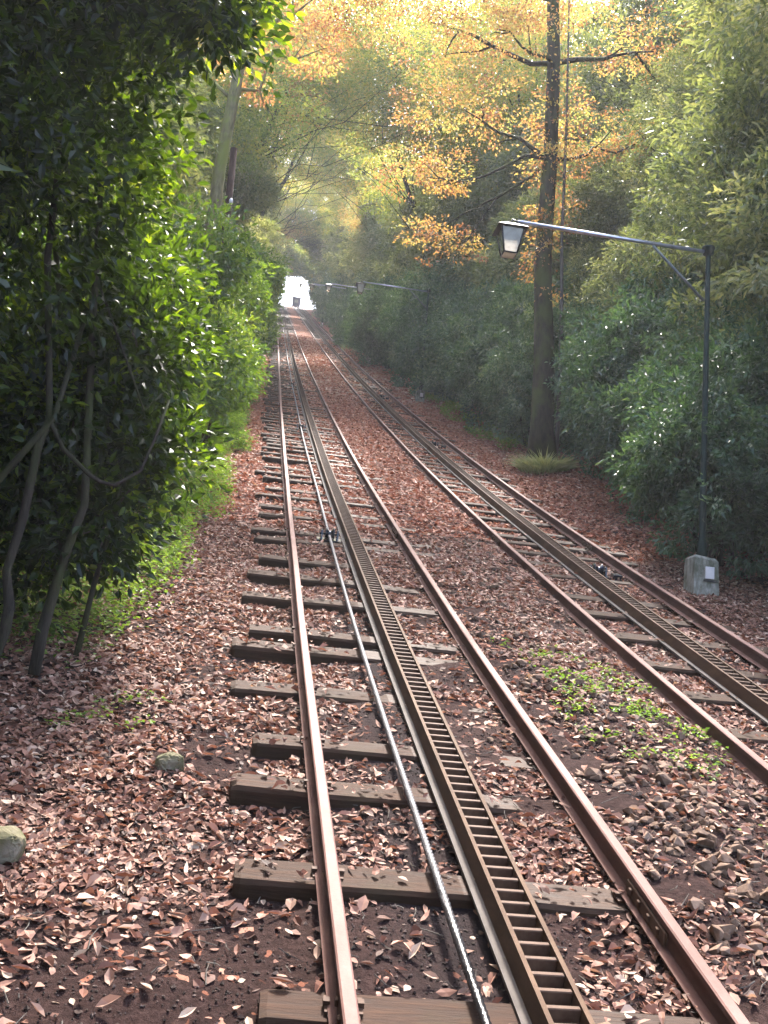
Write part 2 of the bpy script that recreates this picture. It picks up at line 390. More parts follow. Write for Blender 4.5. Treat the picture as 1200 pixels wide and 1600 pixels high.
def track(x0, label, near_sl, seed):
    random.seed(seed)
    t = empty('railway_track', (0, 0, 0)); tag(t, label, 'railway track', 'parallel funicular tracks')
    rail_obj(x0, t); rail_obj(x0 + GA, t)
    rx = x0 + .775
    ys = list(near_sl); xl = {}
    for i, (y, l) in enumerate(near_sl):
        add_sleeper(t, x0, y, True, l, i)
    y = near_sl[-1][0]; i = len(near_sl); far = []
    while y < 176:
        y += random.uniform(.5, .8); l = random.choice([-.55, -.5, -.45, -.4, -.36])
        if y < 95: add_sleeper(t, x0, y, False, l, i, y < 16)
        else: far.append((y, l))
        i += 1
    m = MB()
    for y, l in far:
        z = float(Z(y)); s = .218
        m.add([(x0 + a, y + b, z + .436 * b + c) for c in (-.3, -.135) for b in (-s / 2, s / 2) for a in (l, GA + .45)], [(0, 2, 3, 1), (4, 5, 7, 6), (0, 1, 5, 4), (2, 6, 7, 3), (0, 4, 6, 2), (1, 3, 7, 5)])
    f = m.build('far_sleepers', M['sleeper'], t); f['kind'] = 'stuff'
    # ladder rack: two side bars joined by rungs on a bed plate
    V1, F1 = sweep(rect(-.086, -.066, -.122, -.004), rx, yr, wob=.01); V2, F2 = sweep(rect(.066, .086, -.122, -.004), rx, yr, wob=.01)
    rack = obj('rack_ladder', np_mesh('rack_ladder', np.concatenate([V1, V2]), np.concatenate([F1, F2 + len(V1)])), M['rack'], t)
    for a, b in ((-.13, -.089), (.089, .125)):
        V1, F1 = sweep(rect(a, b, -.136, -.118), rx, yr, wob=.01); obj('rack_flange', np_mesh('rack_flange', V1, F1), M['plate'], rack)
    y = 3.3 if x0 < 1 else 6.6; V = []; Fs = []
    far = MB(); n = 0
    while y < 60:
        z = float(Z(y)); sl = math.atan(float(Z(y + .1) - Z(y - .1)) / .2)
        w = float((vnoise(y * .35, rx * 7, 5) - .5) * .01)
        if n < 300:
            o = obj('rung', RUNG, None, rack, (rx + w, y, z)); o.rotation_euler = (sl, 0, random.uniform(-.01, .01))
        else:
            far.box(rx + w - .065, rx + w + .065, y - .013, y + .013, z - .07, z - .012)
        n += 1; y += .1 if y < 34 else .11
    f = far.build('far_rungs', M['rung'], rack); f['kind'] = 'stuff'
    return t
near_L = [(4.06, -.3), (5.0, -.42), (5.96, -.47), (6.58, -.36), (7.55, -.53), (8.51, -.56), (8.97, -.43), (10.09, -.52), (11.03, -.49), (11.84, -.38), (12.86, -.45), (13.33, -.5), (14.5, -.42), (15.17, -.42), (16.07, -.49), (16.66, -.34), (17.82, -.39), (18.44, -.54), (19.1, -.39), (20.26, -.43), (21.0, -.46)]
near_R = [(6.6, -.3), (7.46, -.35), (8.25, -.3), (9.06, -.28), (9.88, -.4), (10.74, -.42), (11.46, -.3), (12.42, -.35), (13.08, -.3), (13.8, -.35)]
track(0.0, 'near rusty funicular track on dark sleepers, with a haulage cable along its rack', near_L, 3)
track(2.884, 'second rusty funicular track on the right beside the dark hedge, without a cable', near_R, 5)

# haulage cable (stranded steel rope)
ys = np.concatenate([np.arange(2.6, 14, .012), np.arange(14, 40, .25), np.arange(40, 178, 3)])
n = 24; th = np.linspace(0, 2 * pi, n, endpoint=False)
cz = Z(ys) - .07 - .025 * np.sin((ys - 13) / 12.5 * pi) ** 2
cx = .485 + .012 * np.sin(ys * .45)
R = .0212
V = np.zeros((len(ys), n, 3)); groove = np.zeros((len(ys), n))
for i, y in enumerate(ys):
    rr = R * (1 - .3 * np.abs(np.cos(3 * (th + 2 * pi * y / .2)))) if y < 14 else np.full(n, R * .93)
    if y < 5.2: rr = rr * (1 + .12 * (vnoise(th * 2, y * 22, 9) - .3))
    groove[i] = np.abs(np.cos(3 * (th + 2 * pi * y / .2))) if y < 14 else .4
    V[i, :, 0] = cx[i] + rr * np.cos(th); V[i, :, 1] = y - .35 * rr * np.sin(th); V[i, :, 2] = cz[i] + .93 * rr * np.sin(th)
id2 = np.arange(len(ys) * n).reshape(len(ys), n); nxt = np.roll(id2, -1, 1)
F = np.stack([id2[:-1], nxt[:-1], nxt[1:], id2[1:]], -1).reshape(-1, 4)
cable = obj('haulage_cable', np_mesh('haulage_cable', V.reshape(-1, 3), F, groove.ravel(), smooth=True), M['cable'])
tag(cable, 'twisted steel haulage cable with a black greasy near end, lying along the near track', 'cable')

# cable rollers
def roller(x, y, label):
    z = float(Z(y)); sl = math.atan(float(Z(y + .3) - Z(y - .3)) / .6)
    t = empty('cable_roller', (x, y, z - .135)); t.rotation_euler = (sl, 0, 0); tag(t, label, 'roller', 'cable rollers between the rails')
    MB().box(-.16, .16, -.1, .1, -.03, .012, .004).build('base_plate', M['oily'], t)
    for s in (-1, 1):
        m = MB(); m.add([(s * .1 - .009, -.08, .012), (s * .1 + .009, -.08, .012), (s * .1 + .009, .08, .012), (s * .1 - .009, .08, .012), (s * .1 - .009, -.03, .13), (s * .1 + .009, -.03, .13), (s * .1 + .009, .03, .13), (s * .1 - .009, .03, .13)], [(3, 2, 1, 0), (4, 5, 6, 7), (0, 1, 5, 4), (1, 2, 6, 5), (2, 3, 7, 6), (3, 0, 4, 7)])
        m.build('bracket', M['oily'], t)
    m = MB(); m.lathe([(.085, -.055), (.085, -.045), (.05, -.025), (.045, 0), (.05, .025), (.085, .045), (.085, .055)], n=18)
    w = m.build('grooved_wheel', M['oily'], t, True); w.rotation_euler = (0, pi / 2, 0); w.location = (0, 0, .075)
    a = MB().tube([(-.13, 0, .075), (.13, 0, .075)], .014, 8).build('axle', M['iron'], t, True)
    MB().box(.2, .32, -.07, .05, -.03, .05, .006).build('grease_box', M['oily'], t)
    return t
roller(.485, 13.05, 'oily black roller holding the cable on the near track')
roller(.485, 25.6, 'second cable roller up the near track')
roller(.485, 38.3, 'third cable roller up the near track')
roller(3.86, 12.62, 'shiny black roller on the right-hand track opposite the lamp post')
roller(3.86, 25.4, 'second roller up the right-hand track below the big tree')
roller(3.86, 38.0, 'third roller up the right-hand track beside the second lamp post')

# ------------------------------------------------------------------ lamp posts
def lamp(x, y, label, lean=0.0):
    zg = float(G(np.array(x), np.array(y)))
    t = empty('street_lamp', (x, y, zg)); tag(t, label, 'street lamp', 'lamp posts along the right of the track'); t.rotation_euler = (0, lean, 0)
    H = 4.62
    m = MB(); m.add([(-.175, -.17, -.25), (.165, -.17, -.25), (.165, .15, -.25), (-.175, .15, -.25), (-.165, -.16, .42), (.15, -.155, .39), (.15, .14, .4), (-.16, .145, .43), (-.13, -.12, .46), (.12, -.12, .43), (.12, .11, .44), (-.125, .11, .465)],
        [(0, 1, 5, 4), (1, 2, 6, 5), (2, 3, 7, 6), (3, 0, 4, 7), (4, 5, 9, 8), (5, 6, 10, 9), (6, 7, 11, 10), (7, 4, 8, 11), (8, 9, 10, 11)])
    pl = m.build('plinth', M['concrete'], t)
    MB().box(-.03, .085, -.188, -.168, .16, .31, .003).build('access_plate', M['panel'], pl)
    MB().box(-.045, .13, -.18, -.158, .125, .15).build('slot', M['iron'], pl)
    MB().lathe([(.062, .38), (.062, .62), (.042, .68), (.038, 2.4), (.032, H - .1), (.032, H - .06), (.07, H - .05), (.07, H + .02), (.085, H + .03), (.085, H + .05), (.03, H + .075)], n=12).build('post', M['green_paint'], t, True)
    MB().tube([(-.04, 0, H - .02), (-2.63, 0, H + .01)], .026, 8).build('arm', M['arm_metal'], t, True)
    MB().tube([(-.05, 0, H - .72), (-.78, 0, H - .04)], .021, 6).build('brace', M['brace'], t, True)
    ln = MB(); ln.tube([(-2.6, 0, H - .01), (-2.7, 0, H + .03), (-2.72, 0, H - .1)], .016, 6)
    r = ln.build('lantern', M['iron'], t, True)
    cx_, zt, zb = -2.72, H - .14, H - .47
    m = MB(); a, b, c = .2, .17, .05
    m.add([(cx_ - a, -a, zt), (cx_ + a, -a, zt), (cx_ + a, a, zt), (cx_ - a, a, zt), (cx_ - c, -c, zt + .1), (cx_ + c, -c, zt + .1), (cx_ + c, c, zt + .1), (cx_ - c, c, zt + .1)], [(3, 2, 1, 0), (4, 5, 6, 7), (0, 1, 5, 4), (1, 2, 6, 5), (2, 3, 7, 6), (3, 0, 4, 7)])
    m.build('roof', M['iron'], r)
    t0, b0 = .145, .085
    for i in range(4):
        q = pi / 2 * i
        def P(u, v, z): return (cx_ + u * cos(q) - v * sin(q), u * sin(q) + v * cos(q), z)
        m = MB(); m.add([P(-t0 + .01, -t0, zt - .012), P(t0 - .01, -t0, zt - .012), P(b0 - .01, -b0, zb + .01), P(-b0 + .01, -b0, zb + .01)], [(0, 1, 2, 3)[::-1]])
        m.build('pane', M['glass'], r)
        MB().tube([P(-t0, -t0, zt - .005), P(-b0, -b0, zb)], .011, 6).tube([P(-b0, -b0, zb), P(b0, -b0, zb)], .011, 6).tube([P(-t0 * .78, -t0 * .78 - .004, zt - .075), P(t0 * .78, -t0 * .78 - .004, zt - .075)], .006, 5).build('frame_bar', M['iron'], r, True)
    MB().box(cx_ - b0, cx_ + b0, -b0, b0, zb - .012, zb - .001).build('lantern_floor', M['glass'], r)
    return t
lamp(5.12, 12.33, 'nearest lamp post, green with a long pale arm and dark lantern', .0)
lamp(5.47, 38.6, 'second lamp post, its arm and pale lantern in front of the hedge')
lamp(5.2, 57.2, 'third lamp post half hidden in the hedge')
lamp(4.9, 76.0, 'fourth lamp post far up the right hedge')
lamp(4.76, 106.5, 'farthest lamp post, close to the bright opening')

# ------------------------------------------------------------------ foliage generators
def unit(a): return a / (np.linalg.norm(a, axis=-1, keepdims=True) + 1e-9)
def leaf_arrays(P, D, N, L, W, nice=False, fold=.18, droop=.12):
    D = unit(D); N = unit(N - D * np.sum(N * D, -1, keepdims=True)); S = np.cross(N, D)
    L = L[:, None]; W = W[:, None]
    if hasattr(fold, '__len__'): fold = fold[:, None]; droop = droop[:, None]
    n = len(P)
    if not nice:
        V = np.stack([P, P + .45 * L * D + .5 * W * S + fold * W * N, P + L * D - droop * L * N, P + .45 * L * D - .5 * W * S + fold * W * N], 1)
        b = np.arange(n)[:, None] * 4
        F = np.concatenate([b + [0, 1, 2], b + [0, 2, 3]], 0); k = 4
    else:
        pts = [P, P + .28 * L * D + .42 * W * S + fold * .8 * W * N, P + .6 * L * D + .44 * W * S + fold * W * N - droop * .3 * L * N, P + L * D - droop * L * N,
               P + .6 * L * D - .44 * W * S + fold * W * N - droop * .3 * L * N, P + .28 * L * D - .42 * W * S + fold * .8 * W * N, P + .5 * L * D - droop * .1 * L * N]
        V = np.stack(pts, 1); b = np.arange(n)[:, None] * 7
        F = np.concatenate([b + [6, i, (i + 1) % 6][::-1] for i in range(6)], 0); k = 7
    return V.reshape(-1, 3), F, k
def crown_mesh(name, blobs, nclump, per, cr, L, W, r, flat=.6, nice=0.0, shell=(.5, 1.0), tint=(.5, .22), up=.7, tz=0.0, sub=None):
    if sub:
        v0 = np.array([b[3] * b[4] * b[5] for b in blobs]) ** (2 / 3); w0 = r.choice(len(blobs), sub[0], p=v0 / v0.sum()); B0 = np.array(blobs)[w0]
        d0 = unit(r.normal(size=(sub[0], 3))); c0 = B0[:, :3] + d0 * B0[:, 3:6] * r.uniform(.72, 1.0, sub[0])[:, None]
        q0 = sub[1] * r.uniform(.65, 1.35, sub[0])
        blobs = [tuple(c) + (q, q, q * .72) for c, q in zip(c0, q0)] + [tuple(b[:3]) + tuple(np.array(b[3:6]) * .6) for b in blobs]
    vol = np.array([b[3] * b[4] * b[5] for b in blobs]) ** (2 / 3); vol = vol / vol.sum()
    which = r.choice(len(blobs), nclump, p=vol); B = np.array(blobs)[which]
    dirs = unit(r.normal(size=(nclump, 3))); rad = r.uniform(shell[0] ** 2, shell[1] ** 2, nclump)[:, None] ** .5
    Cc = B[:, :3] + dirs * rad * B[:, 3:6]
    ct = r.normal(tint[0], tint[1], nclump) + tz * (dirs[:, 2])
    csz = cr * r.uniform(.6, 1.35, nclump)
    ii = np.repeat(np.arange(nclump), r.integers(int(per * .6), int(per * 1.4), nclump))
    n = len(ii)
    off = unit(r.normal(size=(n, 3))) * (r.uniform(0, 1, n) ** .45)[:, None]
    off[:, 2] *= flat
    P = Cc[ii] + off * csz[ii][:, None]
    D = off + .6 * dirs[ii] + r.normal(size=(n, 3)) * .55; D[:, 2] -= .12
    N = r.normal(size=(n, 3)) * .6 + dirs[ii] * .35; N[:, 2] += up
    l = L * r.uniform(.65, 1.25, n); w = W * r.uniform(.75, 1.2, n)
    t = np.clip(ct[ii] + r.normal(0, .13, n), 0, 1)
    if nice > 0:
        a = r.uniform(0, 1, n) < nice
        V1, F1, k1 = leaf_arrays(P[a], D[a], N[a], l[a], w[a], True); V2, F2, k2 = leaf_arrays(P[~a], D[~a], N[~a], l[~a], w[~a])
        return np_mesh(name, np.concatenate([V1, V2]), np.concatenate([F1, F2 + len(V1)]), np.concatenate([np.repeat(t[a], k1), np.repeat(t[~a], k2)]))
    V, F, k = leaf_arrays(P, D, N, l, w)
    return np_mesh(name, V, F, np.repeat(t, k))
def wiggle(p0, p1, n, amp, r):
    p0 = np.array(p0, float); p1 = np.array(p1, float)
    return [tuple(p0 + (p1 - p0) * t + r.normal(size=3) * amp * sin(pi * t)) for t in np.linspace(0, 1, n)]
def trunk_mesh(name, path, r0, r1, limbs, r, n=9):
    """path: list of points, limbs: list of (index on path, end point, radius)"""
    m = MB(); k = len(path)
    rad = [r0 + (r1 - r0) * (i / (k - 1)) ** .8 for i in range(k)]; rad[0] *= 1.35
    m.tube(path, rad, n, True, .12)
    for i, e, rr in limbs:
        pts = wiggle(path[i], e, 6, .06 * float(np.linalg.norm(np.array(e) - np.array(path[i]))), r)
        m.tube(pts, [rr * (1 - .8 * t / 5) for t in range(6)], 6)
        for q in range(2):
            b = pts[2 + q * 2]; e2 = np.array(b) + (np.array(e) - np.array(path[i])) * .35 + r.normal(size=3) * .35 * np.linalg.norm(np.array(e) - np.array(path[i])) * .6
            m.tube(wiggle(b, e2, 4, .05, r), [rr * .45, rr * .35, rr * .2, rr * .08], 5)
    return m.mesh(name, True)

# --- near shrub on the left
r = np.random.default_rng(11)
gl = float(G(np.array(-2.0), np.array(7.4)))
shrub = empty('camellia_shrub', (-2.0, 7.4, gl)); tag(shrub, 'large dark glossy-leaved shrub filling the left edge, bare twisted stems below', 'shrub')
def rel(p): return (p[0] + 2.0, p[1] - 7.4, p[2] - gl)
blobs = [(-2.75, 7.6, 4.1, 1.45, 1.5, 2.15), (-2.2, 7.6, 6.3, 1.25, 1.4, 1.3), (-1.85, 9.2, 3.3, .75, 1.2, 1.35), (-3.6, 6.9, 3.4, 1.2, 1.3, 1.9), (-1.55, 8.2, 2.75, .5, .8, .75), (-1.35, 7.4, 5.75, .55, .8, .45), (-2.9, 6.6, 5.6, 1.2, 1.0, 1.6), (-1.45, 8.3, 1.95, .45, .6, .55), (-2.3, 8.1, 1.9, .7, .6, .6), (-3.4, 5.6, 4.6, 1.1, 1.0, 2.2), (-2.6, 5.6, 6.6, 1.2, 1.0, .9), (-3.2, 8.4, 1.6, .9, .7, .9), (-1.15, 6.7, 4.85, .38, .5, .3), (-1.6, 8.0, 1.5, .35, .5, .45), (-2.0, 7.9, 2.2, .8, .6, .6), (-1.75, 7.9, 1.3, .4, .35, .5), (-2.25, 8.1, 1.15, .5, .4, .6), (-2.8, 7.6, 1.5, .5, .5, .7)]
blobs = [rel(b[:3]) + tuple(b[3:]) for b in blobs]
obj('crown', crown_mesh('shrub_crown', blobs, 2700, 34, .32, .102, .053, r, .8, .45, (.1, 1.0), (.36, .26)), M['camellia'], shrub)
STEMS = [([(-2.12, 7.3, .1), (-2.06, 7.3, .46), (-2.04, 7.3, .65), (-2.11, 7.3, .82), (-2.06, 7.32, 1.26), (-2.07, 7.35, 1.72), (-1.99, 7.4, 1.98), (-2.2, 7.5, 3.2), (-2.3, 7.6, 4.6)], .055, .03),
         ([(-2.6, 7.4, 1.25), (-2.25, 7.3, 1.49), (-2.1, 7.3, 1.72), (-1.97, 7.35, 1.98), (-1.9, 7.6, 2.8)], .035, .025),
         ([(-1.97, 7.35, 1.95), (-1.85, 7.3, 1.74), (-1.7, 7.28, 1.58), (-1.58, 7.27, 1.53), (-1.48, 7.27, 1.54), (-1.34, 7.3, 1.64), (-1.27, 7.3, 1.86), (-1.2, 7.4, 2.2)], .022, .012),
         ([(-1.85, 7.5, .2), (-1.83, 7.5, .5), (-1.76, 7.5, 1.03), (-1.71, 7.5, 1.4), (-1.8, 7.7, 2.6), (-2.0, 7.9, 4.2)], .06, .03),
         ([(-1.65, 7.9, .3), (-1.6, 7.9, .9), (-1.5, 7.9, 1.5), (-1.62, 8.1, 2.6)], .035, .02),
         ([(-1.95, 8.0, .3), (-1.9, 8.0, 1.0), (-1.95, 8.0, 2.0), (-2.3, 7.9, 3.6)], .05, .03),
         ([(-2.4, 7.8, .3), (-2.35, 7.8, 1.2), (-2.5, 7.7, 2.4), (-2.8, 7.5, 4.0)], .05, .03),
         ([(-1.3, 7.6, 2.3), (-1.42, 7.5, 2.15), (-1.5, 7.45, 2.35), (-1.8, 7.5, 3.0)], .014, .012)]
rj = np.random.default_rng(4)
for p, a, b in STEMS:
    pts = [rel(q) for q in p]; k = len(pts); a *= .72; b *= .75
    pts = [tuple(np.array(q) + rj.normal(size=3) * .018) for q in pts]
    MB().tube(pts, [a + (b - a) * i / (k - 1) for i in range(k)], 9, True, .3).build('stem', M['bark_dark'], shrub, True)
rr_ = np.random.default_rng(5)
for q in range(40):
    b = blobs[rr_.integers(len(blobs))]; dvec = unit(rr_.normal(size=3)); e = np.array(b[:3]) + dvec * np.array(b[3:6]) * .95
    MB().tube(wiggle(np.array(b[:3]) + dvec * np.array(b[3:6]) * .3, e, 4, .06, rr_), [.01, .008, .006, .003], 4).build('twig', M['bark_grey'], shrub, True)

# --- bushes (three kinds, copied)
def bush_proto(name, seed, mat, h, rad, L=.1, W=.042, nclump=1000, per=32):
    r = np.random.default_rng(seed)
    e = empty(name)
    blobs = [(0, 0, h * .42, rad, rad, h * .42), (rad * .2, -rad * .1, h * .74, rad * .72, rad * .75, h * .27), (-rad * .35, rad * .2, h * .6, rad * .6, rad * .7, h * .3), (-rad * .25, -rad * .4, h * .3, rad * .7, rad * .6, h * .28)]
    obj('crown', crown_mesh(name + '_crown', blobs, nclump, per, .2, L, W, r, .7, 0, (.6, 1.02), (.45, .2), sub=(46, .5)), mat, e)
    m = MB()
    for q in range(5):
        a = r.uniform(0, 2 * pi); m.tube(wiggle((.15 * cos(a), .15 * sin(a), -.3), (rad * .5 * cos(a), rad * .5 * sin(a), h * .7), 5, .08, r), [.05, .045, .035, .025, .012], 6)
    obj('stem', m.mesh(name + '_stem', True), M['bark_dark'], e)
    return e
BP = [bush_proto('laurel_bush', 21, M['laurel'], 2.7, 1.5), bush_proto('laurel_bush', 22, M['laurel'], 3.3, 1.4), bush_proto('bright_bush', 23, M['hedge_bright'], 3.0, 1.25)]
used = [False] * 20
def place(proto, key, x, y, s, rz, label, cat, group, sz=None, lean=(0, 0)):
    if key < len(used) and not used[key]:
        o = proto; used[key] = True
    else:
        o = copy_tree(proto)
    o.location = (x, y, float(G(np.array(x), np.array(y))) - .08); o.rotation_euler = (lean[0], lean[1], rz); o.scale = (s, s, sz if sz else s)
    tag(o, label, cat, group); return o
ORD = ['first', 'second', 'third', 'fourth', 'fifth', 'sixth', 'seventh', 'eighth', 'ninth', 'tenth', 'eleventh', 'twelfth', 'thirteenth', 'fourteenth', 'fifteenth', 'sixteenth', 'seventeenth', 'eighteenth', 'nineteenth', 'twentieth', 'twenty-first', 'twenty-second', 'twenty-third', 'twenty-fourth', 'twenty-fifth']
TENS = ['twent', 'thirt', 'fort']
ORD3 = ORD[:19] + sum([[t + 'ieth'] + [t + 'y-' + o for o in ORD[:9]] for t in TENS], [])
ORD2 = ORD + ['twenty-sixth', 'twenty-seventh', 'twenty-eighth', 'twenty-ninth', 'thirtieth']
r = np.random.default_rng(31)
right = [(7.3, 10.2, 1.0), (6.5, 13.5, 1.0), (7.6, 14.3, 1.15), (7.5, 16.4, 1.1), (7.9, 18.6, 1.2), (7.7, 21.2, 1.05), (8.4, 23.7, 1.15), (7.3, 26.3, 1.1), (7.2, 29.2, 1.2), (7.3, 32.4, 1.3), (7.35, 36.6, 1.35), (7.2, 39.6, 1.4), (7.4, 44.0, 1.45), (7.5, 49, 1.5), (6.5, 55, 1.45), (6.9, 59.5, 1.4), (6.8, 65, 1.45), (6.0, 72.5, 1.4), (6.9, 77, 1.4), (6.8, 85, 1.5), (6.8, 95, 1.6), (6.9, 106, 1.7), (7.0, 120, 1.8), (7.2, 136, 1.9), (7.4, 155, 2.0)]
right += [(8.3, 11.6, 1.15), (8.4, 15.4, 1.2), (8.5, 17.6, 1.25), (8.2, 20.0, 1.2), (9.2, 22.4, 1.2), (8.3, 24.9, 1.25), (8.2, 27.8, 1.3), (8.2, 30.8, 1.3), (8.2, 34.2, 1.4), (8.2, 38.2, 1.45), (8.3, 42, 1.5), (8.4, 46.5, 1.5), (8.3, 51.5, 1.5), (8.0, 57, 1.5)]
right = [(x - (.5 if y < 60 and not 20.5 < y < 25 and not 30 < y < 38.5 else .1), y, s) for x, y, s in right]; right[0] = (7.0, 10.4, 1.0)
right.sort(key=lambda q: q[1])
for i, (x, y, s) in enumerate(right):
    k = int(r.integers(0, 2)); place(BP[k], k, x, y, s, r.uniform(0, 6.28), ORD3[i] + ' dark laurel bush up the right-hand hedge, counted from the camera', 'bush', 'laurel bushes of the right-hand hedge', s * r.uniform(1.0, 1.35))
left = [(-4.0, 10.3, .95), (-3.5, 12.3, 1.1), (-3.2, 14.6, 1.15), (-2.7, 17.0, 1.2), (-2.75, 19.8, 1.25), (-2.65, 23, 1.25), (-2.7, 26.5, 1.3), (-2.75, 30.2, 1.35), (-2.7, 34.5, 1.4), (-2.75, 39.5, 1.5), (-2.8, 45, 1.6), (-2.8, 51.5, 1.6), (-2.9, 59, 1.75), (-2.9, 68, 1.8), (-2.9, 79, 1.9), (-3.0, 92, 2.0), (-3.1, 108, 2.1), (-3.3, 128, 2.3), (-3.5, 152, 2.4)]
for i, (x, y, s) in enumerate(left):
    place(BP[2], 2, x, y, s, r.uniform(0, 6.28), ORD[i] + ' sunlit green bush up the left-hand hedge, counted from the camera', 'bush', 'bushes of the left-hand hedge', s * r.uniform(1.0, 1.3))

# --- trees
def tree_proto(name, seed, mat, bmat, trunk_h, blobs, nclump, per, cr, L, W, flat, r0=.2, tint=(.5, .2), shell=(.55, 1.0), top=None, sub=None, lr=.26):
    r = np.random.default_rng(seed); e = empty(name)
    obj('crown', crown_mesh(name + '_crown', blobs, nclump, per, cr, L, W, r, flat, 0, shell, tint, tz=.1, sub=sub), mat, e)
    top = top or (0.2, 0, trunk_h)
    path = wiggle((0, 0, -.4), top, 7, .12, r)
    limbs = []
    for b in blobs:
        for q in range(2):
            dv = unit(r.normal(size=3)); limbs.append((int(r.integers(3, 6)), tuple(np.array(b[:3]) + dv * np.array(b[3:6]) * .6), r0 * lr))
    obj('trunk', trunk_mesh(name + '_trunk', path, r0, r0 * .35, limbs, r), bmat, e)
    return e
EV = [tree_proto('evergreen_tree', 41, M['evergreen'], M['bark_dark'], 7.5, [(0, 0, 3.4, 2.6, 2.6, 2.8), (.8, .4, 6.2, 2.2, 2.3, 2.0), (-.9, -.6, 7.6, 1.9, 1.8, 1.7), (.3, -.2, 8.9, 1.4, 1.4, 1.3)], 1900, 56, .4, .16, .06, .6, sub=(60, 1.0), shell=(.6, 1.0)),
      tree_proto('evergreen_tree', 42, M['evergreen'], M['bark_dark'], 8, [(0, 0, 3.0, 2.3, 2.3, 2.5), (-.6, .5, 5.8, 2.4, 2.4, 1.9), (.9, -.5, 7.9, 2.0, 1.9, 1.6), (-.2, .3, 9.6, 1.5, 1.5, 1.2)], 1900, 56, .4, .16, .06, .6, sub=(60, 1.0), shell=(.6, 1.0))]
DE = [tree_proto('autumn_tree', 51, M['autumn'], M['bark_dark'], 11, [(1.2, 0, 9.0, 3.6, 3.2, 2.2), (2.8, .8, 11.0, 3.4, 3.0, 2.0), (-.6, -.5, 11.8, 3.0, 3.0, 2.2), (1.0, .2, 13.6, 2.6, 2.6, 1.8), (3.6, -.6, 8.6, 2.2, 2.2, 1.4)], 1100, 36, .62, .1, .055, .35, .24, (.56, .27), (.2, 1.0)),
      tree_proto('yellowing_tree', 52, M['mixed'], M['bark_dark'], 11, [(1.0, 0, 8.6, 3.6, 3.3, 2.4), (3.0, .8, 10.2, 3.3, 3.0, 2.2), (-.6, -.5, 11.0, 3.2, 3.1, 2.3), (1.2, .2, 13.0, 2.8, 2.7, 2.0)], 1200, 32, .6, .115, .06, .4, .24, (.5, .25), (.3, 1.0))]
EV.append(tree_proto('evergreen_tree', 43, M['evergreen'], M['bark_dark'], 11, [(0, 0, 4.6, 3.6, 3.6, 4.0), (1.0, .5, 8.6, 3.0, 3.1, 2.8), (-1.2, -.8, 10.6, 2.6, 2.5, 2.4), (.4, -.2, 12.4, 2.0, 2.0, 1.8)], 3000, 50, .36, .135, .05, .6, .24, sub=(95, 1.05), shell=(.6, 1.0)))
r = np.random.default_rng(61)
GR = 'evergreen trees behind the right-hand hedge'; GL = 'evergreen trees behind the left-hand hedge'
rt = [(9.7, 10.5, 1.03), (9.6, 14.4, 1.06), (10.2, 18.0, .9), (13.2, 15, 1.5), (9.9, 21.8, .8), (13, 20.5, 1.1), (10.1, 26, .82), (13.2, 26.5, 1.15), (17.5, 22, 1.9), (9.9, 31, 1.1), (14.2, 32, 1.6), (9.8, 36.5, 1.1), (20, 34, 1.7), (9.8, 42.5, 1.15), (15, 42, 1.6), (10.2, 49, 1.2), (10, 56, 1.25), (15.5, 52, 1.3), (9.6, 64, 1.3), (9.4, 73, 1.3), (15, 68, 1.4), (9.2, 83, 1.4), (9.2, 95, 1.5), (9.4, 109, 1.6), (9.6, 125, 1.7), (9.8, 143, 1.8), (10.2, 163, 1.9)]
rt.sort(key=lambda q: q[1])
for i, (x, y, s) in enumerate(rt):
    k = 2 if y < 30 and x < 14 else i % 2; place(EV[k], (3, 4, 8)[k], x, y, s, r.uniform(0, 6.28), ORD2[i] + ' evergreen tree up the slope behind the right-hand hedge', 'tree', GR, s * r.uniform(.92, 1.12))
lt = [(-5.3, 5.6, 1.1), (-5.6, 1.2, 1.2), (-4.2, -4.0, 1.25), (-5.6, 12, .95), (-5.6, 16.5, 1.0), (-5.4, 21.5, 1.0), (-6.2, 27, 1.15), (-5.2, 33, 1.1), (-5.2, 40, 1.15), (-5.3, 48, 1.2), (-5.3, 57, 1.25), (-5.2, 67, 1.3), (-5.2, 79, 1.4), (-5.2, 93, 1.5), (-5.6, 109, 1.6), (-5.9, 127, 1.7), (-6.2, 147, 1.8), (-6.4, 168, 1.9)]  # first three trees stand out of view, added to shade the near shrub
for i, (x, y, s) in enumerate(lt):
    k = (i + 1) % 2; place(EV[k], 3 + k, x, y, s, r.uniform(0, 6.28), ORD2[i] + ' evergreen tree up the slope behind the left-hand hedge', 'tree', GL, s * r.uniform(.92, 1.12))
# crowns arching over the track (x side, y, scale, kind)
DE.append(tree_proto('low_arching_tree', 53, M['mixed'], M['bark_dark'], 8, [(1.5, 0, 6.5, 2.8, 2.6, 2.6), (4.2, .4, 7.6, 2.6, 2.6, 1.9), (2.6, -.4, 9.6, 3.0, 2.8, 1.9), (6.2, -.2, 7.9, 2.0, 2.2, 1.5), (.2, .3, 4.0, 2.0, 2.2, 2.4)], 1300, 50, .6, .2, .08, .5, .22, (.35, .25), (.4, 1.0)))
DE.append(tree_proto('overarching_tree', 54, M['mixed'], M['bark_dark'], 10, [(1.0, 0, 9.0, 2.6, 2.6, 2.0), (4.0, 0, 11.0, 3.2, 3.0, 2.0), (7.0, .5, 12.0, 3.0, 2.8, 1.8), (9.5, -.3, 11.2, 2.4, 2.4, 1.4), (5.5, 0, 14.0, 3.0, 3.0, 1.8), (8.6, .2, 14.2, 2.4, 2.4, 1.4)], 1400, 38, .6, .11, .058, .35, .2, (.6, .27), (.2, 1.0), (4.0, 0, 11.0), None, .12))
